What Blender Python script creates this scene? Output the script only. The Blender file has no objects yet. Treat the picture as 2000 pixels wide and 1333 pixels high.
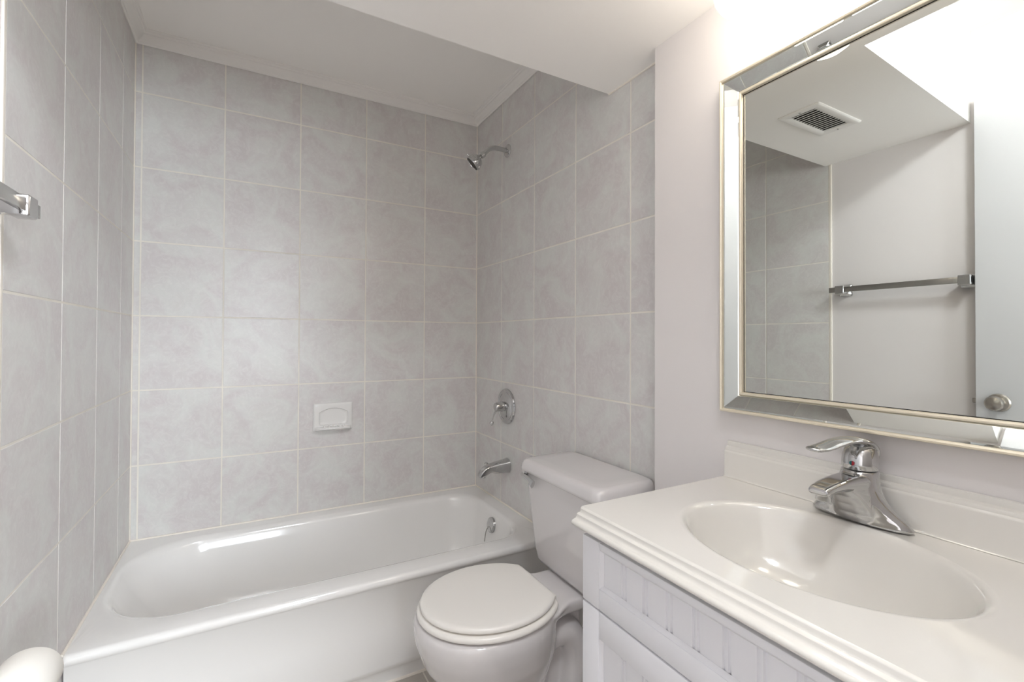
import bpy, bmesh, math, random
from mathutils import Vector, Matrix
random.seed(7)
C = bpy.context.scene.collection
S = bpy.context.scene

# ---------------------------------------------------------------- camera, world, lights, exposure
def make_camera():
    yaw, pitch, roll = math.radians(29.153), math.radians(0.601), math.radians(0.232)
    f = Vector((math.sin(yaw)*math.cos(pitch), math.cos(yaw)*math.cos(pitch), math.sin(pitch)))
    r = Vector((math.cos(yaw), -math.sin(yaw), 0)); u = r.cross(f)
    r2 = r*math.cos(roll) + u*math.sin(roll); u2 = -r*math.sin(roll) + u*math.cos(roll)
    cd = bpy.data.cameras.new('camera'); cd.sensor_width = 36; cd.lens = 915.716*36/2000
    cd.shift_y = -13.75/2000; cd.clip_start = 0.02
    co = bpy.data.objects.new('camera', cd); C.objects.link(co)
    m = Matrix((r2, u2, -f)).transposed().to_4x4(); m.translation = Vector((-1.1068, -2.3934, 1.1984))
    co.matrix_world = m; S.camera = co
make_camera()
w = bpy.data.worlds.new('world'); S.world = w; w.use_nodes = True
w.node_tree.nodes['Background'].inputs[0].default_value = (0.95, 0.97, 1.0, 1)
w.node_tree.nodes['Background'].inputs[1].default_value = 0.6
def area(name, loc, target, sx, sy, power, col):
    l = bpy.data.lights.new(name, 'AREA'); l.shape = 'RECTANGLE'; l.size = sx; l.size_y = sy
    l.energy = power; l.color = col
    o = bpy.data.objects.new(name, l); C.objects.link(o); o.location = loc
    o.rotation_euler = (Vector(target) - Vector(loc)).to_track_quat('-Z', 'Y').to_euler()
    return o
area('hall_fill', (-0.55, -4.90, 1.50), (-1.10, -1.2, 1.30), 1.1, 1.3, 37, (0.86, 0.93, 1.0))      # added fill light out in the unseen hall, cool like daylight
area('ceiling_fill', (-0.76, -2.34, 2.42), (-1.0, -1.6, 0.6), 0.26, 0.26, 9.0, (0.90, 0.95, 1.0))  # added fill below the bathroom ceiling, without any fixture
LAMP_STRENGTH = 4.1
S.view_settings.view_transform = 'Standard'; S.view_settings.look = 'None'
S.view_settings.exposure = 1.44; S.view_settings.gamma = 1.0; S.view_settings.use_curve_mapping = False
S.cycles.max_bounces = 14; S.cycles.diffuse_bounces = 12; S.cycles.glossy_bounces = 6
S.cycles.use_denoising = True; S.cycles.caustics_reflective = False; S.cycles.caustics_refractive = False
S.cycles.sample_clamp_indirect = 6.0

# ---------------------------------------------------------------- materials
def lin(c):
    return tuple(((v/255)/12.92 if v/255 <= 0.04045 else ((v/255+0.055)/1.055)**2.4) for v in c) + (1,)
def mat(name, col, rough=0.5, metal=0.0, coat=0.0, bump=0.0, bscale=60, emis=None, estr=0.0, var=0.0, spec=0.5):
    m = bpy.data.materials.new(name); m.use_nodes = True; nt = m.node_tree; b = nt.nodes['Principled BSDF']
    b.inputs['Base Color'].default_value = lin(col); b.inputs['Roughness'].default_value = rough
    b.inputs['Metallic'].default_value = metal; b.inputs['Coat Weight'].default_value = coat
    b.inputs['Coat Roughness'].default_value = 0.06; b.inputs['Specular IOR Level'].default_value = spec
    if emis: b.inputs['Emission Color'].default_value = lin(emis); b.inputs['Emission Strength'].default_value = estr
    tc = nt.nodes.new('ShaderNodeTexCoord')
    nz = nt.nodes.new('ShaderNodeTexNoise'); nz.inputs['Scale'].default_value = bscale; nz.inputs['Detail'].default_value = 4
    nt.links.new(tc.outputs['Object'], nz.inputs['Vector'])
    if bump:
        bp = nt.nodes.new('ShaderNodeBump'); bp.inputs['Strength'].default_value = bump; bp.inputs['Distance'].default_value = 0.002
        nt.links.new(nz.outputs['Fac'], bp.inputs['Height']); nt.links.new(bp.outputs['Normal'], b.inputs['Normal'])
    if var:
        mx = nt.nodes.new('ShaderNodeMix'); mx.data_type = 'RGBA'
        mx.inputs[6].default_value = lin(col); mx.inputs[7].default_value = lin([max(0, v*(1-var)) for v in col])
        nt.links.new(nz.outputs['Fac'], mx.inputs[0]); nt.links.new(mx.outputs[2], b.inputs['Base Color'])
    return m
def tile_mat(name, ca, cb, cc, rough=0.32):
    m = bpy.data.materials.new(name); m.use_nodes = True; nt = m.node_tree; b = nt.nodes['Principled BSDF']
    tc = nt.nodes.new('ShaderNodeTexCoord'); at = nt.nodes.new('ShaderNodeAttribute'); at.attribute_name = 'tile_id'
    add = nt.nodes.new('ShaderNodeVectorMath'); add.operation = 'ADD'
    sc = nt.nodes.new('ShaderNodeVectorMath'); sc.operation = 'SCALE'; sc.inputs['Scale'].default_value = 40
    nt.links.new(at.outputs['Color'], sc.inputs[0]); nt.links.new(tc.outputs['Object'], add.inputs[0]); nt.links.new(sc.outputs[0], add.inputs[1])
    n1 = nt.nodes.new('ShaderNodeTexNoise'); n1.inputs['Scale'].default_value = 7; n1.inputs['Detail'].default_value = 6
    n1.inputs['Roughness'].default_value = 0.55; n1.inputs['Distortion'].default_value = 1.2
    n2 = nt.nodes.new('ShaderNodeTexNoise'); n2.inputs['Scale'].default_value = 26; n2.inputs['Detail'].default_value = 8
    n2.inputs['Roughness'].default_value = 0.7; n2.inputs['Distortion'].default_value = 2.2
    for n in (n1, n2): nt.links.new(add.outputs[0], n.inputs['Vector'])
    r1 = nt.nodes.new('ShaderNodeValToRGB'); r1.color_ramp.elements[0].position = 0.38; r1.color_ramp.elements[1].position = 0.64
    r1.color_ramp.elements[0].color = lin(ca); r1.color_ramp.elements[1].color = lin(cb)
    nt.links.new(n1.outputs['Fac'], r1.inputs[0])
    r2 = nt.nodes.new('ShaderNodeValToRGB'); r2.color_ramp.elements[0].position = 0.45; r2.color_ramp.elements[1].position = 0.72
    r2.color_ramp.elements[0].color = (0, 0, 0, 1); r2.color_ramp.elements[1].color = (0.55, 0.55, 0.55, 1)
    nt.links.new(n2.outputs['Fac'], r2.inputs[0])
    mx = nt.nodes.new('ShaderNodeMix'); mx.data_type = 'RGBA'; mx.inputs[7].default_value = lin(cc)
    nt.links.new(r2.outputs[0], mx.inputs[0]); nt.links.new(r1.outputs[0], mx.inputs[6])
    nt.links.new(mx.outputs[2], b.inputs['Base Color'])
    b.inputs['Roughness'].default_value = rough
    bp = nt.nodes.new('ShaderNodeBump'); bp.inputs['Strength'].default_value = 0.08; bp.inputs['Distance'].default_value = 0.001
    nt.links.new(n2.outputs['Fac'], bp.inputs['Height']); nt.links.new(bp.outputs['Normal'], b.inputs['Normal'])
    return m
M = {}
M['tile'] = tile_mat('wall_tile', (205, 200, 200), (213, 214, 211), (225, 224, 222))
M['floor_tile'] = tile_mat('floor_tile', (182, 177, 170), (192, 187, 180), (202, 197, 190), 0.35)
M['grout'] = mat('grout', (244, 240, 231), 0.8, var=0.12, bscale=9)
M['paint'] = mat('wall_paint', (222, 218, 217), 0.55, bump=0.05, bscale=180)
M['ceil'] = mat('ceiling_paint', (246, 244, 241), 0.6, bump=0.05, bscale=160)
M['trim'] = mat('trim_paint', (236, 234, 231), 0.4)
M['caulk'] = mat('caulk', (232, 226, 216), 0.45)
M['enamel'] = mat('tub_enamel', (232, 231, 229), 0.12, coat=0.6)
M['porcelain'] = mat('porcelain', (211, 208, 208), 0.10, coat=0.8)
M['ceramic'] = mat('ceramic', (226, 225, 223), 0.14, coat=0.6)
M['seat'] = mat('seat_plastic', (232, 229, 224), 0.28)
M['marble'] = mat('cultured_marble', (216, 213, 207), 0.10, coat=0.7)
M['cabinet'] = mat('cabinet_lacquer', (218, 218, 222), 0.35)
M['dark'] = mat('dark_edge', (40, 38, 35), 0.9)  # dark line round the mirror glass
M['chrome'] = mat('chrome', (200, 200, 200), 0.05, metal=1.0)
M['steel'] = mat('polished_steel', (188, 187, 183), 0.14, metal=1.0)
M['nickel'] = mat('satin_nickel', (190, 184, 176), 0.24, metal=1.0, bump=0.02, bscale=300)
M['rubber'] = mat('spray_face', (48, 44, 34), 0.5)
M['mirror'] = mat('mirror_silver', (222, 224, 219), 0.003, metal=1.0)
M['champagne'] = mat('champagne_metal', (233, 223, 202), 0.32, metal=0.45, bump=0.1, bscale=400)
M['opal'] = mat('opal_glass', (255, 250, 240), 0.3, emis=(255, 246, 232), estr=LAMP_STRENGTH)
M['paper'] = mat('tissue_paper', (246, 244, 238), 0.9, bump=0.1, bscale=120)
M['door'] = mat('door_paint', (196, 196, 197), 0.38)
M['red'] = mat('hot_mark', (170, 30, 45), 0.3)
M['teal'] = mat('cold_mark', (20, 110, 115), 0.3)
M['wood'] = mat('hall_floor_wood', (196, 184, 168), 0.45, var=0.25, bscale=6)
M['duct'] = mat('duct_shade', (38, 36, 32), 0.8)

# ---------------------------------------------------------------- helpers
def finish(o, smooth=True, angle=35):
    if smooth:
        o.data.shade_smooth()
        if angle < 180: o.data.set_sharp_from_angle(angle=math.radians(angle))
def obj(name, bm, m, parent=None, smooth=True, angle=35, kind=None, label=None):
    bmesh.ops.recalc_face_normals(bm, faces=bm.faces)
    me = bpy.data.meshes.new(name); bm.to_mesh(me); bm.free()
    for x in (m if isinstance(m, (list, tuple)) else [m]): me.materials.append(x)
    o = bpy.data.objects.new(name, me); C.objects.link(o)
    finish(o, smooth, angle)
    if parent:
        o.parent = parent; o.matrix_parent_inverse = Matrix.Translation(parent.location).inverted() if parent.type == 'EMPTY' else parent.matrix_parent_inverse.copy()
        if parent.type != 'EMPTY': o.matrix_parent_inverse = Matrix.Identity(4)
    if kind: o['kind'] = kind
    if label: o['label'] = label
    return o
def thing(name, label, cat, loc):
    o = bpy.data.objects.new(name, None); o.empty_display_size = 0.05; C.objects.link(o); o.location = loc
    o['label'] = label; o['category'] = cat
    return o
def tag(o, label, cat): o['label'] = label; o['category'] = cat; return o
def box(bm, x0, x1, y0, y1, z0, z1, bev=0.0, seg=2, mi=0):
    r = bmesh.ops.create_cube(bm, size=1.0); vs = r['verts']
    for v in vs:
        v.co = Vector(((x0+x1)/2 + v.co.x*abs(x1-x0), (y0+y1)/2 + v.co.y*abs(y1-y0), (z0+z1)/2 + v.co.z*abs(z1-z0)))
    fs = {f for v in vs for f in v.link_faces}
    for f in fs: f.material_index = mi
    if bev:
        es = {e for v in vs for e in v.link_edges}
        r = bmesh.ops.bevel(bm, geom=list(es), offset=bev, segments=seg, profile=0.5, affect='EDGES')
        for f in r['faces']: f.material_index = mi
    return vs
def loft(bm, rings, closed=True, cap0=True, cap1=True, mi=0):
    R = [[bm.verts.new(p) for p in ring] for ring in rings]
    n = len(R[0])
    for a, b in zip(R, R[1:]):
        for i in range(n if closed else n-1):
            j = (i+1) % n
            try:
                f = bm.faces.new((a[i], a[j], b[j], b[i])); f.material_index = mi
            except ValueError: pass
    if cap0: bm.faces.new(R[0][::-1]).material_index = mi
    if cap1: bm.faces.new(R[-1]).material_index = mi
    return R
def frame_of(d):
    d = Vector(d).normalized(); up = Vector((0, 0, 1)) if abs(d.z) < 0.9 else Vector((1, 0, 0))
    a = d.cross(up).normalized(); return a, a.cross(d).normalized()
def tube(bm, pts, rad, n=16, cap=True, mi=0):
    pts = [Vector(p) for p in pts]; rings = []; a = None
    for i, p in enumerate(pts):
        d = (pts[min(i+1, len(pts)-1)] - pts[max(i-1, 0)]).normalized()
        if a is None: a, b = frame_of(d)
        else:
            a = (a - d*a.dot(d)).normalized(); b = a.cross(d).normalized()
        r = rad[i] if isinstance(rad, (list, tuple)) else rad
        ra, rb = r if isinstance(r, tuple) else (r, r)
        rings.append([p + a*ra*math.cos(t) + b*rb*math.sin(t) for t in (2*math.pi*k/n for k in range(n))])
    return loft(bm, rings, cap0=cap, cap1=cap, mi=mi)
def lathe(bm, base, axis, prof, n=40, cap0=True, cap1=True, mi=0):
    base = Vector(base); ax = Vector(axis).normalized(); a, b = frame_of(ax)
    rings = [[base + ax*h + (a*math.cos(t) + b*math.sin(t))*max(r, 1e-5) for t in (2*math.pi*k/n for k in range(n))] for r, h in prof]
    return loft(bm, rings, cap0=cap0, cap1=cap1, mi=mi)
def spline(pts, n=6):
    out = []; P = [Vector(p) for p in pts]; P = [2*P[0]-P[1]] + P + [2*P[-1]-P[-2]]
    for i in range(1, len(P)-2):
        for k in range(n):
            t = k/n; p0, p1, p2, p3 = P[i-1:i+3]
            out.append(0.5*((2*p1) + (p2-p0)*t + (2*p0-5*p1+4*p2-p3)*t*t + (-p0+3*p1-3*p2+p3)*t**3))
    out.append(P[-2]); return out
def rrect(x0, x1, y0, y1, rs, z, n=8):
    """rounded rectangle ring, radii rs for corners (x1,y1),(x0,y1),(x0,y0),(x1,y0); counter-clockwise"""
    out = []
    for (cx, cy, sx, sy, a0), r in zip(((x1, y1, -1, -1, 0), (x0, y1, 1, -1, 90), (x0, y0, 1, 1, 180), (x1, y0, -1, 1, 270)), rs):
        for k in range(n+1):
            t = math.radians(a0 + 90*k/n)
            out.append(Vector((cx+sx*r + r*math.cos(t), cy+sy*r + r*math.sin(t), z)))
    return out
def extrude_profile(bm, prof, axis, a0, a1, mi=0, cut0=0.0, cut1=0.0):
    """closed profile of (p,q); axis 'y': p->x q->z ; axis 'x': p->y q->z"""
    rings = []
    for a in (a0, a1):
        rings.append([Vector((p, a, q)) if axis == 'y' else Vector((a, p, q)) for p, q in prof])
    return loft(bm, rings, mi=mi)
def wbox(name, x0, x1, y0, y1, z0, z1, m=None):
    bm = bmesh.new(); box(bm, x0, x1, y0, y1, z0, z1)
    return obj(name, bm, m or M['paint'], smooth=False, kind='structure')

# ---------------------------------------------------------------- room shell
W = -1.524; ZC = 2.44; ZS = 2.07; YS = -1.112; YN = -1.655; XV = -0.0575; YF = -2.42
ROWS = [0.0, 0.0765, 0.3765, 0.6792, 0.9834, 1.2863, 1.5894, 1.8916, 2.1968, 2.44]
def tile_wall(name, us, vs, to3d, depth_dir, gap=0.0056, thick=0.0035, back=0.03):
    """us, vs: grid lines; grout plane 0.0012 behind the tile faces"""
    bm = bmesh.new(); col = bm.loops.layers.color.new('tile_id')
    def quadbox(u0, u1, v0, v1, d0, d1, mi, bev=0.0):
        n0 = len(bm.faces)
        c = [to3d(u, v) for u, v in ((u0, v0), (u1, v0), (u1, v1), (u0, v1))]
        dd = Vector(depth_dir); s = bev
        c2 = [to3d(u, v) for u, v in ((u0+s, v0+s), (u1-s, v0+s), (u1-s, v1-s), (u0+s, v1-s))]
        rings = [[p - dd*d0 for p in c], [p - dd*(d1 + (s if s else 0)) for p in c], [p - dd*d1 for p in c2]] if s else [[p - dd*d0 for p in c], [p - dd*d1 for p in c]]
        R = loft(bm, rings, mi=mi)
        rc = (random.random(), random.random(), random.random(), 1)
        for v in {v for ring in R for v in ring}:
            for l in v.link_loops: l[col] = rc
    quadbox(us[0], us[-1], vs[0], vs[-1], back, 0.0010, 0)
    for u0, u1 in zip(us, us[1:]):
        for v0, v1 in zip(vs, vs[1:]):
            quadbox(u0+gap/2, u1-gap/2, v0+gap/2, v1-gap/2, 0.0015, 0.0, 1, bev=0.0006)
    return obj(name, bm, [M['grout'], M['tile']], smooth=False, kind='structure')
tile_wall('wall_back', [-1.524, -1.4994, -1.2113, -0.9088, -0.6082, -0.3036, 0.0], ROWS, lambda u, v: Vector((u, 0, v)), (0, -1, 0))
tile_wall('wall_right', [0.0, 0.2985, 0.6094, 0.9163, 1.2197, 1.3835], ROWS, lambda u, v: Vector((0, -u, v)), (-1, 0, 0))
tile_wall('wall_left', [0.0, 0.1922, 0.4927, 0.8033, 1.1300], ROWS, lambda u, v: Vector((W, -u, v)), (1, 0, 0))
wbox('wall_left', W-0.10, W-0.004, YF-0.12, -1.1300, 0, ZC)
wbox('wall_vanity', XV, 0.08, YF-0.12, -1.3835, 0, ZC)
wbox('wall_front', -0.78, XV, YF-0.12, YF, 0, ZC)
wbox('wall_front', W-0.1, -1.505, YF-0.12, YF, 0, ZC)
wbox('wall_front', -1.505, -0.78, YF-0.12, YF, 2.17, ZC)
wbox('ceiling', W-0.1, 0.1, YF-0.12, 0.05, ZC, ZC+0.08, M['ceil'])
# bulkhead: full width over the tub edge, carried on over the vanity
bm = bmesh.new()
pl = [(W-0.004, YS), (0.0, YS), (0.0, -1.384), (XV, -1.384), (XV, YF), (-0.594, YF), (-0.594, -1.697), (W-0.004, YN)]
loft(bm, [[Vector((x, y, ZS)) for x, y in pl], [Vector((x, y, ZC)) for x, y in pl]])
obj('ceiling_soffit', bm, M['ceil'], smooth=False, kind='structure')
# floor tiles
bm = bmesh.new(); col = bm.loops.layers.color.new('tile_id')
box(bm, W-0.1, 0.1, YF-0.12, 0.05, -0.06, -0.0012)
fx = [W-0.004, -1.47, -1.165, -0.86, -0.555, -0.25, 0.0]; fy = [-0.72, -1.02, -1.325, -1.63, -1.935, -2.24, YF-0.12]
for x0, x1 in zip(fx, fx[1:]):
    for y0, y1 in zip(fy, fy[1:]):
        vs = box(bm, x0+0.003, x1-0.003, y1+0.003, y0-0.003, -0.02, 0.0, mi=1)
        rc = (random.random(), random.random(), random.random(), 1)
        for v in vs:
            for l in v.link_loops: l[col] = rc
obj('floor', bm, [M['grout'], M['floor_tile']], smooth=False, kind='structure')
# hall beyond the doorway
wbox('floor_hall', -2.4, 0.7, -5.05, YF-0.12, -0.06, 0.0, M['wood'])
wbox('wall_hall_left', -2.5, -2.4, -5.05, YF-0.12, 0, ZC)
wbox('wall_hall_right', 0.7, 0.8, -5.05, YF-0.12, 0, ZC)
wbox('wall_hall_near', -2.4, W-0.1, YF-0.12, YF-0.02, 0, ZC)
wbox('wall_hall_near', 0.08, 0.7, YF-0.12, YF-0.02, 0, ZC)
wbox('ceiling_hall', -2.5, 0.8, -5.05, YF-0.12, ZC, ZC+0.08, M['ceil'])
wbox('wall_hall_far', -2.5, -1.3, -5.15, -5.05, 0, ZC)
wbox('wall_hall_far', 0.6, 0.8, -5.15, -5.05, 0, ZC)
wbox('wall_hall_far', -1.3, 0.6, -5.15, -5.05, 0, 0.4)
wbox('wall_hall_far', -1.3, 0.6, -5.15, -5.05, 2.35, ZC)
# crown moulding round the tub ceiling
CP = [(0.0, 0.0), (0.0, -0.048), (0.005, -0.050), (0.009, -0.046), (0.010, -0.040), (0.014, -0.036), (0.022, -0.031), (0.028, -0.025), (0.031, -0.019), (0.036, -0.017), (0.038, -0.011), (0.043, -0.009), (0.045, -0.004), (0.045, 0.0)]
def crown(name, a, b, inward, cut_a, cut_b):
    bm = bmesh.new(); a = Vector(a); b = Vector(b); d = (b-a).normalized(); iw = Vector(inward)
    rings = [[a + iw*p + d*(p if cut_a else 0) + Vector((0, 0, ZC+q)) for p, q in CP], [b + iw*p - d*(p if cut_b else 0) + Vector((0, 0, ZC+q)) for p, q in CP]]
    loft(bm, rings); return obj(name, bm, M['trim'], kind='structure', angle=20)
crown('trim_1', (W, 0, 0), (0, 0, 0), (0, -1, 0), True, True)
crown('trim_2', (0, 0, 0), (0, YS, 0), (-1, 0, 0), True, False)
crown('trim_3', (W, 0, 0), (W, YS, 0), (1, 0, 0), True, False)
# white edge strip closing the left tile, caulk lines
bm = bmesh.new(); box(bm, W-0.004, W+0.0008, -1.1415, -1.1300, 0.0, ZS, bev=0.0006)
obj('trim_4', bm, M['caulk'], kind='structure')
bm = bmesh.new(); tube(bm, [(-0.002, YS, ZS-0.001), (-0.002, -1.384, ZS-0.001)], 0.004, 8)
obj('trim_5', bm, M['caulk'], kind='structure')
bm = bmesh.new()
for pts in ([(W+.002, -.78, .381), (W+.002, -.003, .381)], [(W, -.003, .381), (0, -.003, .381)], [(-.002, -.003, .381), (-.002, -.78, .381)]): tube(bm, pts, 0.0042, 8)
for x in (W+0.001, -0.001): tube(bm, [(x, -0.001, 0.38), (x, -0.001, 2.39)], 0.0032, 8)
obj('trim_6', bm, M['caulk'], kind='structure')
bm = bmesh.new(); tube(bm, [(W, -.752, .001), (0, -.752, .001)], 0.006, 8)
obj('trim_7', bm, M['caulk'], kind='structure')
# open door lying along the left wall
bm = bmesh.new(); box(bm, -1.519, -1.484, -2.410, -1.677, 0.012, 2.157, bev=0.0015)
door = obj('door_1', bm, M['door'], smooth=False, kind='structure')
bm = bmesh.new()
lathe(bm, (-1.484, -1.742, 0.965), (1, 0, 0), [(0.034, 0), (0.034, 0.003), (0.030, 0.008), (0.016, 0.011), (0.0125, 0.02), (0.0125, 0.028), (0.020, 0.034), (0.027, 0.043), (0.0275, 0.052), (0.023, 0.060), (0.012, 0.064), (0.001, 0.065)])
obj('door_knob', bm, M['nickel'], door, label='satin nickel round door knob')
bm = bmesh.new(); box(bm, -1.514, -1.490, -1.6768, -1.6758, 0.935, 0.995); box(bm, -1.508, -1.495, -1.6768, -1.664, 0.956, 0.974, bev=0.002)
obj('latch', bm, M['nickel'], door)

# ---------------------------------------------------------------- bathtub
def build_tub():
    t = thing('bathtub', 'white enamelled alcove bathtub set between the grey tiled walls', 'bathtub', (-0.762, -0.39, 0))
    bm = bmesh.new(); n = 10
    L = []
    e = 0.003
    def o(y0, z, r=0.004): L.append(rrect(W+e, -e, y0, -e, (r,)*4, z, n))
    o(-0.752, 0.0); o(-0.752, 0.040); o(-0.757, 0.050); o(-0.768, 0.062); o(-0.770, 0.075); o(-0.771, 0.20); o(-0.773, 0.345)
    o(-0.780, 0.352); o(-0.785, 0.360); o(-0.785, 0.368, .01); o(-0.780, 0.377, .01); o(-0.772, 0.380, .012)
    def i(x0, x1, y0, y1, rl, rr, z): L.append(rrect(x0, x1, y0, y1, (rr, rl, rl, rr), z, n))
    i(-1.505, -0.070, -0.700, -0.066, 0.225, 0.135, 0.3805)
    i(-1.497, -0.078, -0.690, -0.076, 0.225, 0.135, 0.3785)
    i(-1.489, -0.084, -0.680, -0.086, 0.225, 0.135, 0.371)
    i(-1.483, -0.088, -0.673, -0.093, 0.225, 0.135, 0.360)
    i(-1.465, -0.094, -0.666, -0.100, 0.22, 0.135, 0.32)
    i(-1.42, -0.104, -0.656, -0.110, 0.21, 0.13, 0.25)
    i(-1.37, -0.116, -0.643, -0.124, 0.19, 0.12, 0.17)
    i(-1.33, -0.130, -0.628, -0.142, 0.17, 0.11, 0.11)
    i(-1.29, -0.155, -0.600, -0.168, 0.15, 0.10, 0.078)
    i(-1.22, -0.200, -0.555, -0.210, 0.12, 0.08, 0.068)
    i(-1.10, -0.320, -0.48, -0.30, 0.06, 0.06, 0.066)
    loft(bm, L)
    obj('basin', bm, M['enamel'], t, angle=50)
    # overflow plate with trip lever
    bm = bmesh.new(); ax = Vector((-1, 0, 0.14)).normalized(); c = Vector((-0.0985, -0.392, 0.312))
    lathe(bm, c, ax, [(0.036, -0.004), (0.036, 0.002), (0.034, 0.006), (0.027, 0.010), (0.013, 0.012), (0.001, 0.012)])
    p = obj('overflow_plate', bm, M['chrome'], t, label='round chrome overflow plate')
    bm = bmesh.new(); tube(bm, spline([c + ax*0.012 + Vector((0, 0, -0.004)), c + ax*0.022 + Vector((0, -.003, -0.012)), c + ax*0.03 + Vector((0, -.004, -0.026)), c + ax*0.036 + Vector((-.004, -.006, -0.072))]), 0.0024, 8)
    obj('trip_lever', bm, M['steel'], p)
build_tub()

# ---------------------------------------------------------------- toilet
YT = -1.115
def build_toilet():
    t = thing('toilet', 'white porcelain toilet with closed lid between the tub and the vanity', 'toilet', (-0.40, YT, 0))
    def ell(cu, a, b, z, n=40, back=1.0, ex=2.25):
        out = []
        for k in range(n):
            th = 2*math.pi*k/n; c, s = math.cos(th), math.sin(th)
            x = a*math.copysign(abs(c)**(2/ex), c); y = b*math.copysign(abs(s)**(2/ex), s)
            out.append(Vector((-(cu + x), YT + y, z)))
        return out
    bm = bmesh.new()
    loft(bm, [ell(.41, .155, .095, 0.0), ell(.41, .155, .095, .018), ell(.415, .140, .085, .04), ell(.42, .135, .085, .09), ell(.435, .150, .105, .15), ell(.452, .178, .140, .21),
              ell(.468, .203, .168, .27), ell(.478, .212, .183, .325), ell(.482, .213, .188, .36), ell(.484, .208, .184, .385), ell(.484, .20, .176, .392)])
    # deck under the tank
    def dk(z, hw1, hw2, u0=.035, u1=.40):
        pts = []
        for u, h in ((u0, hw1), (.14, hw1), (.24, hw1*1.0), (.31, hw2*.92), (u1, hw2)): pts.append((u, h))
        ring = [Vector((-u, YT+h, z)) for u, h in pts] + [Vector((-u, YT-h, z)) for u, h in reversed(pts)]
        return ring
    loft(bm, [dk(.345, .088, .105, .06), dk(.357, .100, .130), dk(.388, .105, .155), dk(.394, .100, .150)])
    # trapway and web
    for s in (-1, 1):
        tube(bm, spline([(-.47, YT+s*.035, .10), (-.40, YT+s*.045, .155), (-.335, YT+s*.045, .235), (-.28, YT+s*.04, .272), (-.215, YT+s*.04, .265), (-.18, YT+s*.042, .20), (-.19, YT+s*.045, .11), (-.22, YT+s*.048, .02)]), 0.047, 16)
    box(bm, -.42, -.15, YT-.035, YT+.035, 0.0, .33)
    loft(bm, [rrect(-.47, -.12, YT-.105, YT+.105, (.06,)*4, 0.0), rrect(-.47, -.12, YT-.105, YT+.105, (.06,)*4, 0.02), rrect(-.45, -.14, YT-.075, YT+.075, (.05,)*4, 0.045)])
    b = obj('bowl', bm, M['porcelain'], t, angle=180)
    r = b.modifiers.new('remesh', 'REMESH'); r.mode = 'VOXEL'; r.voxel_size = 0.0055; r.use_smooth_shade = True
    s = b.modifiers.new('smooth', 'SMOOTH'); s.factor = 0.6; s.iterations = 14
    # seat and lid: rounded outline with clipped back corners
    def seat_ring(off, z, u0=.296, n=48):
        front = []
        out = []
        cu, a, b_ = .468, .212, .182
        for k in range(n):
            th = 2*math.pi*k/n; c, s_ = math.cos(th), math.sin(th)
            x = (a+off)*c; y = (b_+off)*s_
            if x < -(cu-u0) - off: x = -(cu-u0) - off; 
            out.append(Vector((-(cu+x), YT+y, z)))
        # back edge: squeeze points lying on the straight cut so that it is .21 wide
        return out
    for nm, z0, z1, off in (('seat', .3955, .4135, 0.007), ('lid', .4165, .4335, -0.002)):
        bm = bmesh.new()
        loft(bm, [seat_ring(off-.006, z0), seat_ring(off-.001, z0+.003), seat_ring(off, z0+.008), seat_ring(off-.002, z1-.004), seat_ring(off-.007, z1-.001), seat_ring(off-.016, z1), seat_ring(off-.06, z1+.0005, u0=.33)])
        obj(nm, bm, M['seat'], t, angle=60)
    for sy in (-1, 1):
        bm = bmesh.new(); box(bm, -.312, -.282, YT+sy*.072-.016, YT+sy*.072+.016, .392, .4155, bev=.004, seg=3)
        obj('hinge', bm, M['seat'], t)
    for sy in (-1, 1):
        bm = bmesh.new(); lathe(bm, (-.30, YT+sy*.088, .018), (0, 0, 1), [(.018, 0), (.018, .012), (.014, .022), (.006, .027), (.001, .028)], 20)
        obj('bolt_cap', bm, M['seat'], t)
    # tank
    bm = bmesh.new()
    def tk(x1, hw, z, r=.035, xb=-.015): return rrect(x1, xb, YT-hw, YT+hw, (.01, r, r, .01), z, 8)
    loft(bm, [tk(-.185, .155, .398, .04, -.03), tk(-.197, .172, .404, .045, -.02), tk(-.203, .180, .418, .045), tk(-.206, .184, .45), tk(-.214, .196, .56), tk(-.224, .210, .69), tk(-.225, .211, .722)])
    obj('tank', bm, M['porcelain'], t, angle=60)
    bm = bmesh.new()
    def ld(o_, z, r=.035): return rrect(-.238-o_, -.008, YT-.226-o_, YT+.226+o_, (.012, r, r, .012), z, 8)
    loft(bm, [ld(-.010, .718), ld(-.002, .7185), ld(.002, .722), ld(.002, .732), ld(-.001, .747), ld(-.005, .756), ld(-.012, .7605), ld(-.022, .762), ld(-.06, .763, .02)])
    obj('tank_lid', bm, M['porcelain'], t, angle=60)
    # flush lever
    bm = bmesh.new()
    lathe(bm, (-.222, -.925, .703), (-1, 0, 0), [(.0125, 0), (.0125, .006), (.008, .008), (.006, .016)], 20)
    p = [(-.240, -.918, .706), (-.243, -.935, .706), (-.245, -.965, .704), (-.246, -.990, .698), (-.246, -1.003, .692)]
    tube(bm, spline(p, 4), [(.0045 + .0006*k/4, .0062 + .0115*(k/16)**1.5) for k in range(17)], 12)
    obj('flush_lever', bm, M['chrome'], t, label='chrome flush lever on the tank corner')
build_toilet()

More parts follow.
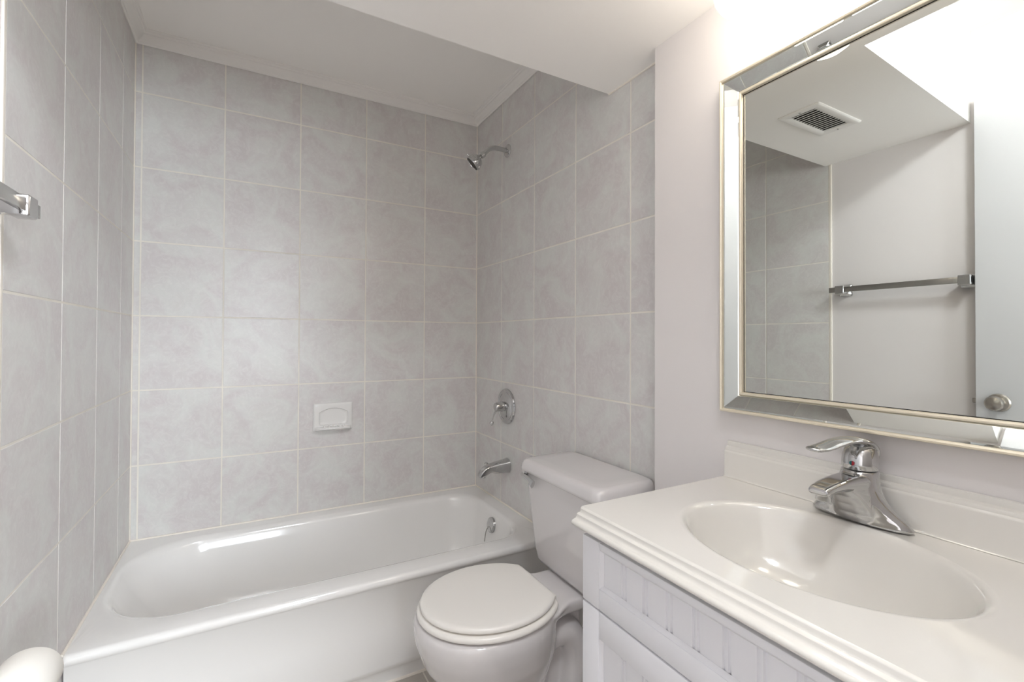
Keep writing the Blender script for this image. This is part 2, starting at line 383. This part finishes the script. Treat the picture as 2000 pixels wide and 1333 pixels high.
# ---------------------------------------------------------------- vanity
ZT = 0.862; YL = -1.634; YR = -2.285
def build_vanity():
    t = thing('vanity_cabinet', 'white beadboard vanity cabinet under the cream sink top', 'cabinet', (-0.30, -1.96, 0))
    y0, y1 = -1.6545, -2.2645
    bm = bmesh.new()
    box(bm, -.514, XV-.001, y0-.018, y0, .095, .8292); box(bm, -.514, XV-.001, y1, y1+.018, .095, .8292)
    box(bm, -.514, XV-.001, y1+.018, y0-.018, .095, .113); box(bm, -.514, -.498, y1+.018, y0-.018, .113, .8292); box(bm, -.075, XV-.001, y1+.018, y0-.018, .113, .72)
    box(bm, -.460, XV-.001, y1, y0, 0.0, 0.095)
    obj('carcass', bm, M['cabinet'], t, smooth=False)
    def panel(name, ya, yb, za, zb, stile, rail, parent, rail_top=None):
        """framed panel with beadboard infill; ya>yb"""
        rt = rail_top or rail; bm = bmesh.new(); xf = -.534; xb = -.5145
        box(bm, xf, xb, ya-stile, ya, za, zb, bev=.0022); box(bm, xf, xb, yb, yb+stile, za, zb, bev=.0022)
        box(bm, xf+.0006, xb, yb+stile, ya-stile, zb-rt, zb, bev=.0022); box(bm, xf+.0006, xb, yb+stile, ya-stile, za, za+rail, bev=.0022)
        # beadboard infill: boards separated by twin grooves
        iy0, iy1 = ya-stile, yb+stile; xs = xf+.0085
        prof = [(xb, 0)]
        ys = []; y = iy0-.003
        pts = [(iy0, xs)]
        g = 0.0513; c = iy0 - .0590
        while c > iy1 + .01:
            for q in (c+.0045, c-.0045):
                pts += [(q+.0028, xs), (q+.0012, xs+.0028), (q-.0012, xs+.0028), (q-.0028, xs)]
            c -= g
        pts.append((iy1, xs))
        lo, hi = za+rail-.001, zb-rt+.001
        a = [bm.verts.new((x, yy, lo)) for yy, x in pts]; b = [bm.verts.new((x, yy, hi)) for yy, x in pts]
        for k in range(len(pts)-1): bm.faces.new((a[k], a[k+1], b[k+1], b[k]))
        # sloped sticking round the infill
        o_ = [(iy0, za+rail), (iy1, za+rail), (iy1, zb-rt), (iy0, zb-rt)]; s = .006
        i_ = [(iy0-s, za+rail+s), (iy1+s, za+rail+s), (iy1+s, zb-rt-s), (iy0-s, zb-rt-s)]
        va = [bm.verts.new((xf+.002, y_, z_)) for y_, z_ in o_]; vb = [bm.verts.new((xs-.0002, y_, z_)) for y_, z_ in i_]
        for k in range(4): bm.faces.new((va[k], va[(k+1) % 4], vb[(k+1) % 4], vb[k]))
        return obj(name, bm, M['cabinet'], parent, angle=30)
    panel('drawer_front', y0, y1, .6915, .8170, .0485, .0395, t, rail_top=.0135)
    ym = (y0+y1)/2
    panel('door', y0, ym+.0015, .100, .6885, .0480, .0510, t)
    panel('door', ym-.0015, y1, .100, .6885, .0480, .0510, t)

    # top with integral bowl
    k = thing('sink_top', 'cream cultured marble sink top with oval bowl on the white vanity', 'sink', (-0.30, -1.96, .83))
    bm = bmesh.new(); n = 96; cx, cy = -.3030, -1.955
    x0, x1 = -.5210, -.078
    def el(ax, ay, z, dx=0.0): return [Vector((cx+dx+.94*ax*math.cos(2*math.pi*i/n), cy+ay*math.sin(2*math.pi*i/n), z)) for i in range(n)]
    def rect(f, z):
        out = []
        for i in range(n):
            th = 2*math.pi*i/n; c, s = math.cos(th), math.sin(th)
            tx = ((x1-cx) if c > 0 else (cx-x0))/max(abs(c), 1e-9); ty = ((YL-cy) if s > 0 else (cy-YR))/max(abs(s), 1e-9)
            tt = min(tx, ty); out.append(Vector((cx+tt*c, cy+tt*s, z)))
        # snap to corners
        for X in (x0, x1):
            for Y in (YR, YL):
                j = min(range(n), key=lambda q: (out[q]-Vector((X, Y, z))).length); out[j] = Vector((X, Y, z))
        return out
    loft(bm, [el(.028, .028, ZT-.150), el(.060, .075, ZT-.147), el(.095, .128, ZT-.137), el(.128, .168, ZT-.116), el(.150, .196, ZT-.088), el(.166, .212, ZT-.052), el(.174, .220, ZT-.034), el(.180, .226, ZT-.031), rect(1, ZT-.031), rect(1, ZT), el(.184, .229, ZT), el(.180, .224, ZT+.0005), el(.175, .2185, ZT+.0005), el(.170, .213, ZT-.0015), el(.1655, .208, ZT-.007), el(.160, .202, ZT-.018), el(.150, .191, ZT-.045), el(.134, .173, ZT-.078),
              el(.110, .145, ZT-.105), el(.078, .106, ZT-.124), el(.043, .056, ZT-.133), el(.020, .020, ZT-.136)])
    # ogee front edge, extruded along the cabinet
    P = [(-.5210, ZT), (-.5245, ZT-.0006), (-.5266, ZT-.0025), (-.5270, ZT-.0080), (-.5285, ZT-.0098), (-.5330, ZT-.0102), (-.5358, ZT-.0118), (-.5366, ZT-.0150), (-.5378, ZT-.0182),
         (-.5405, ZT-.0202), (-.5440, ZT-.0208), (-.5472, ZT-.0222), (-.5490, ZT-.0252), (-.5488, ZT-.0285), (-.5465, ZT-.0312), (-.5425, ZT-.0325), (-.5300, ZT-.0325), (-.5210, ZT-.0320)]
    rings = []
    for y, s in ((YL, -.004), (YL-.0012, -.0015), (YL-.004, 0), (YR+.004, 0), (YR, -.003)):
        rings.append([Vector((min(p - s*(1 if p < -.524 else 0), -.521), y, q)) for p, q in P])
    loft(bm, rings)
    # side skirts and underside slab edge
    box(bm, -.079, XV-.001, YR, YL, ZT-.031, ZT-.0003)
    obj('countertop', bm, M['marble'], k, angle=40)
    bm = bmesh.new()
    xb = XV-.0008
    Q = [(xb, ZT+.0005), (xb, ZT+.0855), (-.0640, ZT+.0865), (-.0675, ZT+.0850), (-.0690, ZT+.0805), (-.0695, ZT+.0745), (-.0715, ZT+.0725), (-.0750, ZT+.0710), (-.0765, ZT+.0680), (-.0768, ZT+.0640), (-.0790, ZT+.0620), (-.0800, ZT+.0590), (-.0800, ZT+.0050), (-.0815, ZT+.0018), (-.0850, ZT+.0005)]
    loft(bm, [[Vector((p+(.001 if 0 < i < 13 and False else 0), y, q)) for i, (p, q) in enumerate(Q)] for y in (YL, YR)])
    obj('backsplash', bm, M['marble'], k, angle=30)
build_vanity()

# ---------------------------------------------------------------- faucet
def build_faucet():
    ox, oy, ZF = -.1080, -1.942, ZT+.0016
    t = thing('faucet', 'chrome single lever faucet standing behind the oval sink bowl', 'faucet', (ox, oy, ZT))
    def ring(cx, hx, hy, z, n=48, ex=2.0):
        out = []
        for k in range(n):
            th = 2*math.pi*k/n; c, s = math.cos(th), math.sin(th)
            out.append(Vector((ox+cx+hx*math.copysign(abs(c)**(2/ex), c), oy+hy*math.copysign(abs(s)**(2/ex), s), ZF+z)))
        return out
    bm = bmesh.new()
    loft(bm, [ring(0, .0265, .082, .0008), ring(0, .0270, .083, .0045), ring(0, .0265, .0825, .0060), ring(-.001, .0255, .080, .0095), ring(-.002, .0250, .0765, .0140), ring(-.003, .0250, .069, .0205), ring(-.005, .0260, .0590, .0290),
              ring(-.007, .0280, .0500, .0390), ring(-.008, .0300, .0420, .0500), ring(-.006, .0300, .0360, .062), ring(-.004, .0295, .0325, .074), ring(-.001, .0285, .0305, .086), ring(0, .028, .029, .094)])
    # skirt below the spout, then the spout itself
    def rr(x, hw, za, zb_, r): return [Vector((ox+x, oy+p.x, ZF+p.y)) for p in rrect(-hw, hw, za, zb_, (min(r, hw*.8, (zb_-za)*.49),)*4, 0, 6)]
    loft(bm, [ring(-.003, .024, .040, .004, ex=3), ring(-.006, .0275, .037, .018, ex=3), ring(-.013, .034, .033, .036, ex=3), ring(-.022, .042, .029, .054, ex=3), ring(-.030, .050, .025, .066, ex=3), ring(-.034, .052, .022, .072, ex=3)])
    loft(bm, [rr(.010, .026, .050, .088, .012), rr(-.020, .0255, .054, .089, .012), rr(-.050, .0235, .062, .089, .011), rr(-.085, .0210, .068, .088, .009), rr(-.115, .0190, .0685, .0850, .008), rr(-.135, .0175, .0665, .0815, .007), rr(-.142, .0160, .0670, .0780, .005)])
    b = obj('spout_body', bm, M['chrome'], t, angle=180)
    r = b.modifiers.new('remesh', 'REMESH'); r.mode = 'VOXEL'; r.voxel_size = 0.0013; r.use_smooth_shade = True
    s = b.modifiers.new('smooth', 'SMOOTH'); s.factor = 0.6; s.iterations = 8
    bm = bmesh.new(); lathe(bm, (ox-.122, oy, ZF+.070), (-.12, 0, -1), [(.0125, 0), (.0125, .014), (.0115, .0155), (.0095, .0155), (.0090, .012)], 28)
    obj('aerator', bm, M['chrome'], t)
    # handle hub and lever
    bm = bmesh.new()
    loft(bm, [ring(0, .0265, .0275, .0955), ring(0, .0275, .0285, .097), ring(0, .0278, .0288, .108), ring(.001, .0270, .0280, .120), ring(.003, .0240, .0255, .131), ring(.005, .0170, .0190, .139), ring(.006, .006, .007, .1425)])
    lv = spline([(ox+.0240, oy, ZF+.112), (ox+.0175, oy, ZF+.132), (ox-.002, oy, ZF+.1455), (ox-.035, oy, ZF+.1515), (ox-.075, oy, ZF+.1520), (ox-.115, oy, ZF+.1485), (ox-.145, oy, ZF+.1470), (ox-.160, oy, ZF+.1480)], 5)
    m = len(lv)-1
    rad = []
    for i in range(m+1):
        u = i/m
        wd = .0205 + .006*math.sin(min(u/.4, 1)*math.pi) - .0035*u
        if u > .82: wd *= max(0.12, math.sqrt(max(0, 1-((u-.82)/.18)**2)))
        th = .0085 - .0045*u
        if u > .93: th *= .6
        rad.append((wd, th))
    tube(bm, lv, rad, 28)
    h = obj('lever_handle', bm, M['chrome'], t, angle=60)
    # temperature mark facing the bowl, set screw above it
    d = Vector((-1, 0, .08)).normalized(); a, bb = frame_of(d); c = Vector((ox-.0275, oy, ZF+.108))
    for nm, m_, t0 in (('hot_mark', 'red', 90), ('cold_mark', 'teal', 270)):
        bm = bmesh.new()
        rr = [[c + d*hh + (a*math.cos(q) + bb*math.sin(q))*.0042*sc for q in (math.radians(t0+180*k/12) for k in range(13))] for hh, sc in ((-.002, 1), (.0012, 1), (.0016, .8))]
        loft(bm, rr); obj(nm, bm, M[m_], h)
    bm = bmesh.new(); lathe(bm, (ox-.024, oy, ZF+.126), (-1, 0, .5), [(.0042, 0), (.0042, .0035), (.0025, .0035), (.002, .001)], 16)
    obj('set_screw', bm, M['steel'], h)
build_faucet()

# ---------------------------------------------------------------- mirror
def build_mirror():
    xw = XV - .001
    t = thing('wall_mirror', 'large rectangular mirror with a mirrored frame and champagne edges above the sink', 'mirror', (xw, -1.955, 1.02))
    yo, yr, zb, zt = -1.6245, -2.290, 1.0220, 1.8460     # outer frame outline
    def inset(w, p): return [Vector((xw-p, yo-w, zb+w)), Vector((xw-p, yr+w, zb+w)), Vector((xw-p, yr+w, zt-w)), Vector((xw-p, yo-w, zt-w))]
    def ringmesh(name, prof, m, parent, angle=30):
        bm = bmesh.new(); L = [[bm.verts.new(v) for v in inset(w_, p)] for w_, p in prof]
        for a, b in zip(L, L[1:]):
            for i in range(4): bm.faces.new((a[i], a[(i+1) % 4], b[(i+1) % 4], b[i]))
        return obj(name, bm, m, parent, angle=angle)
    ringmesh('outer_bead', [(0, 0), (0, .026), (.0015, .029), (.0045, .030), (.0072, .0285), (.008, .0255), (.008, .020)], M['champagne'], t)
    # four mirrored strips, each a bevelled glass slab
    w0, p0, w1, p1 = .0082, .0235, .0425, .0095
    O = inset(w0, p0); I = inset(w1, p1)
    dn = Vector((-(w1-w0), 0, 0)).length
    for i in range(4):
        j = (i+1) % 4; bm = bmesh.new()
        a, b, c, d = O[i], O[j], I[j], I[i]
        n = (b-a).cross(d-a).normalized()
        if n.x > 0: n = -n
        ctr = (a+b+c+d)/4
        # inner facet slightly raised, with narrow polished bevels
        def shrink(p, k_across, k_along):
            return p
        q = []
        for p, op in ((a, d), (b, c), (c, b), (d, a)):
            q.append(p + (op-p).normalized()*.0045 + n*.0011)
        vo = [bm.verts.new(p) for p in (a, b, c, d)]; vi = [bm.verts.new(p) for p in q]
        bm.faces.new(vi)
        for k in range(4): bm.faces.new((vo[k], vo[(k+1) % 4], vi[(k+1) % 4], vi[k]))
        obj('mirrored_strip', bm, M['mirror'], t, smooth=False)
    ringmesh('inner_bead', [(.0425, .004), (.0425, .0105), (.0440, .0125), (.0465, .0130), (.0490, .0120), (.0500, .0095), (.0500, .0030)], M['champagne'], t)
    bm = bmesh.new(); box(bm, xw-.0035, xw-.0005, yr+.045, yo-.045, zb+.045, zt-.045)
    obj('mirror_glass', bm, M['mirror'], t, smooth=False)
    bm = bmesh.new(); 
    ringmesh('glass_edge', [(.0500, .0030), (.0500, .0041), (.0513, .0041), (.0513, .0030)], M['dark'], t)
build_mirror()

# ---------------------------------------------------------------- vanity light
def build_light():
    t = thing('vanity_light', 'two globe vanity light with frosted glass shades above the mirror', 'light', (XV, -1.955, 1.98))
    bm = bmesh.new(); box(bm, XV-.022, XV-.001, -2.22, -1.69, 2.004, 2.062, bev=.006)
    obj('back_plate', bm, M['nickel'], t)
    for y in (-1.785, -2.125):
        bm = bmesh.new(); tube(bm, spline([(XV-.02, y, 2.033), (-.13, y, 2.040), (-.18, y, 2.042), (-.205, y, 2.035), (-.210, y, 2.012)]), .007, 12)
        obj('arm', bm, M['nickel'], t)
        bm = bmesh.new(); z = 1.882
        prof = [(.001, 0), (.020, .0015), (.038, .007), (.053, .018), (.062, .034), (.066, .055), (.065, .085), (.058, .110), (.044, .128), (.028, .136), (.001, .1365)]
        lathe(bm, (-.210, y, z), (0, 0, 1), prof, 40)
        obj('shade', bm, M['opal'], t, label='frosted white glass shade, lit')
build_light()

# ---------------------------------------------------------------- towel bar, soap dish, shower fittings
def build_towel_bar():
    t = thing('towel_bar', 'square chrome towel bar on the white wall beside the tub', 'towel bar', (W-.003, -1.42, 1.43))
    z = 1.4380; xw = W-.004
    bm = bmesh.new(); box(bm, -1.4735, -1.4635, -1.672, -1.158, z-.0115, z+.0135, bev=.0012)
    obj('bar', bm, M['steel'], t)
    for y in (-1.205, -1.652):
        bm = bmesh.new()
        def rr(x, h, r): return [Vector((x, p.x, p.y)) for p in rrect(y-h, y+h, z-h, z+h, (r,)*4, 0, 4)]
        loft(bm, [rr(xw+.0003, .027, .005), rr(xw+.005, .027, .005), rr(xw+.008, .023, .004), rr(xw+.022, .015, .003), rr(xw+.034, .0165, .003), rr(xw+.042, .020, .003), rr(xw+.066, .020, .003), rr(xw+.069, .018, .003)])
        obj('bracket', bm, M['chrome'], t)
build_towel_bar()
def build_soap_dish():
    t = thing('soap_dish', 'white ceramic soap dish set on the back tile wall above the tub', 'soap dish', (-.757, 0, .755))
    x0, x1, z0, z1 = -.8465, -.6675, .7565, .8890
    bm = bmesh.new()
    def fr(ins, d, r): return [Vector((p.x, -d, p.y)) for p in rrect(x0+ins, x1-ins, z0+ins, z1-ins, (r,)*4, 0, 6)]
    n = len(fr(0, 0, .01)); cx = (x0+x1)/2
    def arch(ins, d):
        # recess outline: flat bottom, bowed top
        out = []; xa, xb, za, zm, zt_ = x0+.026+ins, x1-.022-ins, z0+.026+ins, z0+.088-ins, z0+.108-ins
        pts = []
        pts += [(xb - (xb-xa)*0, zm)]
        for k in range(1, 14):
            u = k/14; pts.append((xb+(xa-xb)*u, zm+(zt_-zm)*math.sin(math.pi*u)**.8))
        pts.append((xa, zm)); pts += [(xa, za+.012), (xa+.004, za+.003), (xa+.012, za)]
        need = n-len(pts)-3
        for k in range(1, need+1): pts.append((xa+.012+(xb-xa-.024)*k/(need+1), za))
        pts += [(xb-.012, za), (xb-.004, za+.003), (xb, za+.012)]
        return [Vector((p, -d, q)) for p, q in pts]
    loft(bm, [fr(0, .0005, .006), fr(0, .006, .007), fr(.004, .0105, .008), fr(.010, .012, .008), arch(0, .012), arch(.001, .009), arch(.004, .003), arch(.012, .0015)])
    obj('back_plate', bm, M['ceramic'], t, angle=50)
    # projecting tray with ridges
    bm = bmesh.new()
    def tr(y, ia, z): return (y, ia, z)
    sec = [(.008, .006, z0+.003, z0+.022), (.020, .009, z0+.004, z0+.021), (.034, .016, z0+.007, z0+.020), (.043, .024, z0+.010, z0+.019), (.047, .032, z0+.013, z0+.017)]
    rings = []
    for y, ia, za, zb_ in sec:
        rings.append([Vector((p.x, -y, p.y)) for p in rrect(x0+ia, x1-ia, za, zb_, (min(.004, (zb_-za)/2.2),)*4, 0, 3)])
    loft(bm, rings)
    p = obj('tray', bm, M['ceramic'], t, angle=60)
    for k in range(5):
        xx = x0+.048+k*.021
        bm = bmesh.new(); tube(bm, spline([(xx, -.012, z0+.0215), (xx, -.024, z0+.0235), (xx, -.037, z0+.0205)], 4), .0038, 8)
        obj('ridge', bm, M['ceramic'], p)
build_soap_dish()
YP = -.360
def build_shower():
    t = thing('overhead_shower', 'chrome shower head on a bent arm high on the right tile wall', 'shower head', (0, YP, 2.10))
    bm = bmesh.new(); lathe(bm, (-.0005, YP+.0, 2.130), (-1, 0, 0), [(.032, 0), (.032, .002), (.029, .006), (.020, .009), (.011, .011)], 36)
    obj('flange', bm, M['chrome'], t)
    arm = spline([(-.004, YP, 2.130), (-.045, YP, 2.132), (-.078, YP, 2.130), (-.104, YP, 2.118), (-.124, YP, 2.099), (-.134, YP+.002, 2.088)], 5)
    bm = bmesh.new(); tube(bm, arm, .0115, 18); obj('shower_arm', bm, M['chrome'], t)
    d = Vector((-.66, 0.26, -.66)).normalized(); b = Vector((-.130, YP, 2.092))
    bm = bmesh.new(); lathe(bm, b, d, [(.013, 0), (.0145, .002), (.0145, .020), (.012, .022), (.009, .026), (.010, .030), (.013, .034)], 28)
    obj('swivel_nut', bm, M['chrome'], t)
    bm = bmesh.new(); lathe(bm, b+d*.030, d, [(.012, 0), (.021, .004), (.030, .012), (.0345, .022), (.0350, .026), (.0375, .028), (.0385, .040), (.0370, .048), (.0345, .050), (.0335, .046)], 40, cap1=False)
    h = obj('head', bm, M['chrome'], t)
    bm = bmesh.new(); lathe(bm, b+d*.030, d, [(.034, .044), (.034, .0465), (.020, .0455), (.001, .045)], 32)
    obj('spray_face', bm, M['rubber'], h, label='dark spray face')
    a, bb = frame_of(d)
    for k in range(10):
        q = 2*math.pi*k/10; c = b+d*.062 + (a*math.cos(q)+bb*math.sin(q))*.0378
        bm = bmesh.new(); tube(bm, [c, c+d*.010+(a*math.cos(q)+bb*math.sin(q))*.0008], .0034, 8)
        obj('grip', bm, M['chrome'], h)
    bm = bmesh.new(); rad = (a*math.cos(0)+bb*math.sin(0)); up = Vector((-.75, 0, .66))
    tube(bm, [b+d*.066+up*.036, b+d*.066+up*.050], [.003, .0022], 8); obj('spray_selector', bm, M['chrome'], h)
    # mixing valve
    v = thing('shower_valve', 'chrome round shower valve with lever below the shower head', 'shower valve', (0, YP, .866))
    zc = .866
    bm = bmesh.new(); lathe(bm, (-.0005, YP, zc), (-1, 0, 0), [(.087, 0), (.087, .004), (.083, .009), (.074, .011), (.068, .008), (.064, .009), (.058, .013), (.034, .016), (.028, .017)], 56)
    obj('escutcheon', bm, M['chrome'], v)
    bm = bmesh.new(); lathe(bm, (-.015, YP, zc), (-1, 0, 0), [(.024, 0), (.0245, .018), (.0225, .022), (.0225, .044), (.019, .050), (.010, .053), (.001, .054)], 36)
    hb = obj('handle_hub', bm, M['chrome'], v)
    bm = bmesh.new()
    pts = spline([(-.054, YP+.002, zc-.006), (-.058, YP+.012, zc-.024), (-.061, YP+.026, zc-.050), (-.062, YP+.038, zc-.076)], 5)
    tube(bm, pts, [.0062-.0028*min(1, i/12) for i in range(len(pts))], 12)
    e = pts[-1]; dd = (pts[-1]-pts[-2]).normalized()
    lathe(bm, e-dd*.002, dd, [(.004, 0), (.008, .003), (.0105, .009), (.0110, .013), (.009, .019), (.005, .023), (.001, .0245)], 20)
    obj('lever', bm, M['chrome'], hb)
    # tub spout
    s = thing('tub_spout', 'chrome tub spout with diverter knob on the tile above the tub rim', 'tub spout', (0, YP-.012, .575))
    y = YP-.012; zz = .578
    bm = bmesh.new()
    def sr(x, hw, za, zb_, r=.008): return [Vector((x, p.x, p.y)) for p in rrect(y-hw, y+hw, za, zb_, (min(r, hw*.9),)*4, 0, 6)]
    loft(bm, [sr(-.0005, .0325, zz-.034, zz+.035, .026), sr(-.006, .0320, zz-.033, zz+.034, .026), sr(-.030, .0300, zz-.031, zz+.030, .022), sr(-.070, .0270, zz-.028, zz+.023, .016), sr(-.098, .0255, zz-.020, zz+.017, .012),
              sr(-.108, .0245, zz-.022, zz+.014, .010), sr(-.128, .0230, zz-.034, zz+.007, .009), sr(-.144, .0215, zz-.038, zz-.006, .008), sr(-.152, .0190, zz-.038, zz-.022, .005)])
    lathe(bm, (-.132, y, zz-.010), (-.25, 0, -1), [(.0165, 0), (.0165, .030), (.0145, .030), (.0135, .020)], 24)
    obj('spout', bm, M['chrome'], s, angle=40)
    bm = bmesh.new(); lathe(bm, (-.117, y, zz+.006), (0, 0, 1), [(.0035, 0), (.0035, .014), (.0085, .016), (.0092, .019), (.007, .022), (.001, .023)], 20)
    obj('diverter_knob', bm, M['chrome'], s)
build_shower()

# ---------------------------------------------------------------- exhaust vent
def build_vent():
    t = thing('ceiling_vent', 'white louvred vent grille in the lowered ceiling, seen in the mirror', 'vent', (-.972, -1.374, ZS))
    x0, x1, y0, y1 = -1.125, -.820, -1.452, -1.296; z = ZS
    f = .034
    bm = bmesh.new()
    L = []
    def rr(i, zz, r=.004): L.append(rrect(x0+i, x1-i, y0+i, y1-i, (r,)*4, zz, 3))
    rr(0, z-.0003); rr(0, z-.003); rr(.003, z-.0065); rr(.007, z-.0075); rr(f-.004, z-.0065); rr(f, z-.004, .002); rr(f, z-.0012, .002)
    loft(bm, L, cap0=True, cap1=False)
    obj('grille_frame', bm, M['trim'], t)
    bm = bmesh.new(); box(bm, x0+f-.001, x1-f+.001, y0+f-.001, y1-f+.001, z-.0012, z-.0006); obj('duct_shade_sheet', bm, M['duct'], t, smooth=False)  # flat sheet on the soffit; shade of the duct put into its dark colour
    n = 13
    for k in range(n):
        xc = x0+f+(x1-x0-2*f)*(k+.5)/n
        bm = bmesh.new(); vs = box(bm, xc-.0058, xc+.0058, y0+f, y1-f, z-.0048, z-.0036)
        R = Matrix.Rotation(math.radians(16), 3, 'Y'); c = Vector((xc, 0, z-.0042))
        for v in vs: v.co = R @ (v.co-c) + c
        obj('louvre', bm, M['trim'], t, smooth=False)
    for xx in (x0+.016, x1-.016):
        bm = bmesh.new(); lathe(bm, (xx, (y0+y1)/2, z-.0065), (0, 0, -1), [(.0045, 0), (.0040, .0015), (.002, .0025), (.0005, .0026)], 12)
        obj('screw', bm, M['steel'], t)
build_vent()

# ---------------------------------------------------------------- toilet paper
def build_paper():
    t = thing('toilet_paper_holder', 'chrome toilet paper holder on the white left wall below the towel bar', 'paper holder', (W, -1.28, .593))
    xc, zc = -1.448, .5930; y0, y1 = -1.330, -1.230
    for y in (y0-.012, y1+.004):
        bm = bmesh.new(); lathe(bm, (W-.0038, y+.004, zc), (1, 0, 0), [(.020, 0), (.020, .004), (.010, .010), (.007, .014), (.007, .078), (.009, .084), (.009, .092), (.001, .094)], 20)
        obj('post', bm, M['chrome'], t)
    bm = bmesh.new(); tube(bm, [(xc, y0-.008, zc), (xc, y1+.008, zc)], .0065, 14); obj('roller', bm, M['chrome'], t)
    bm = bmesh.new(); prof = [(.021, .001), (.0450, .0), (.0465, .003), (.0465, .097), (.0450, .100), (.021, .099)]
    L = []
    a, b = frame_of((0, 1, 0))
    for r, h in prof + [prof[0]]:
        L.append([Vector((xc, y0+h, zc)) + (a*math.cos(q)+b*math.sin(q))*r for q in (2*math.pi*k/48 for k in range(48))])
    loft(bm, L, cap0=False, cap1=False)
    bmesh.ops.remove_doubles(bm, verts=bm.verts, dist=1e-5)
    tag(obj('toilet_paper_roll', bm, M['paper'], angle=50), 'white toilet paper roll on the chrome holder on the left wall', 'toilet paper')
build_paper()
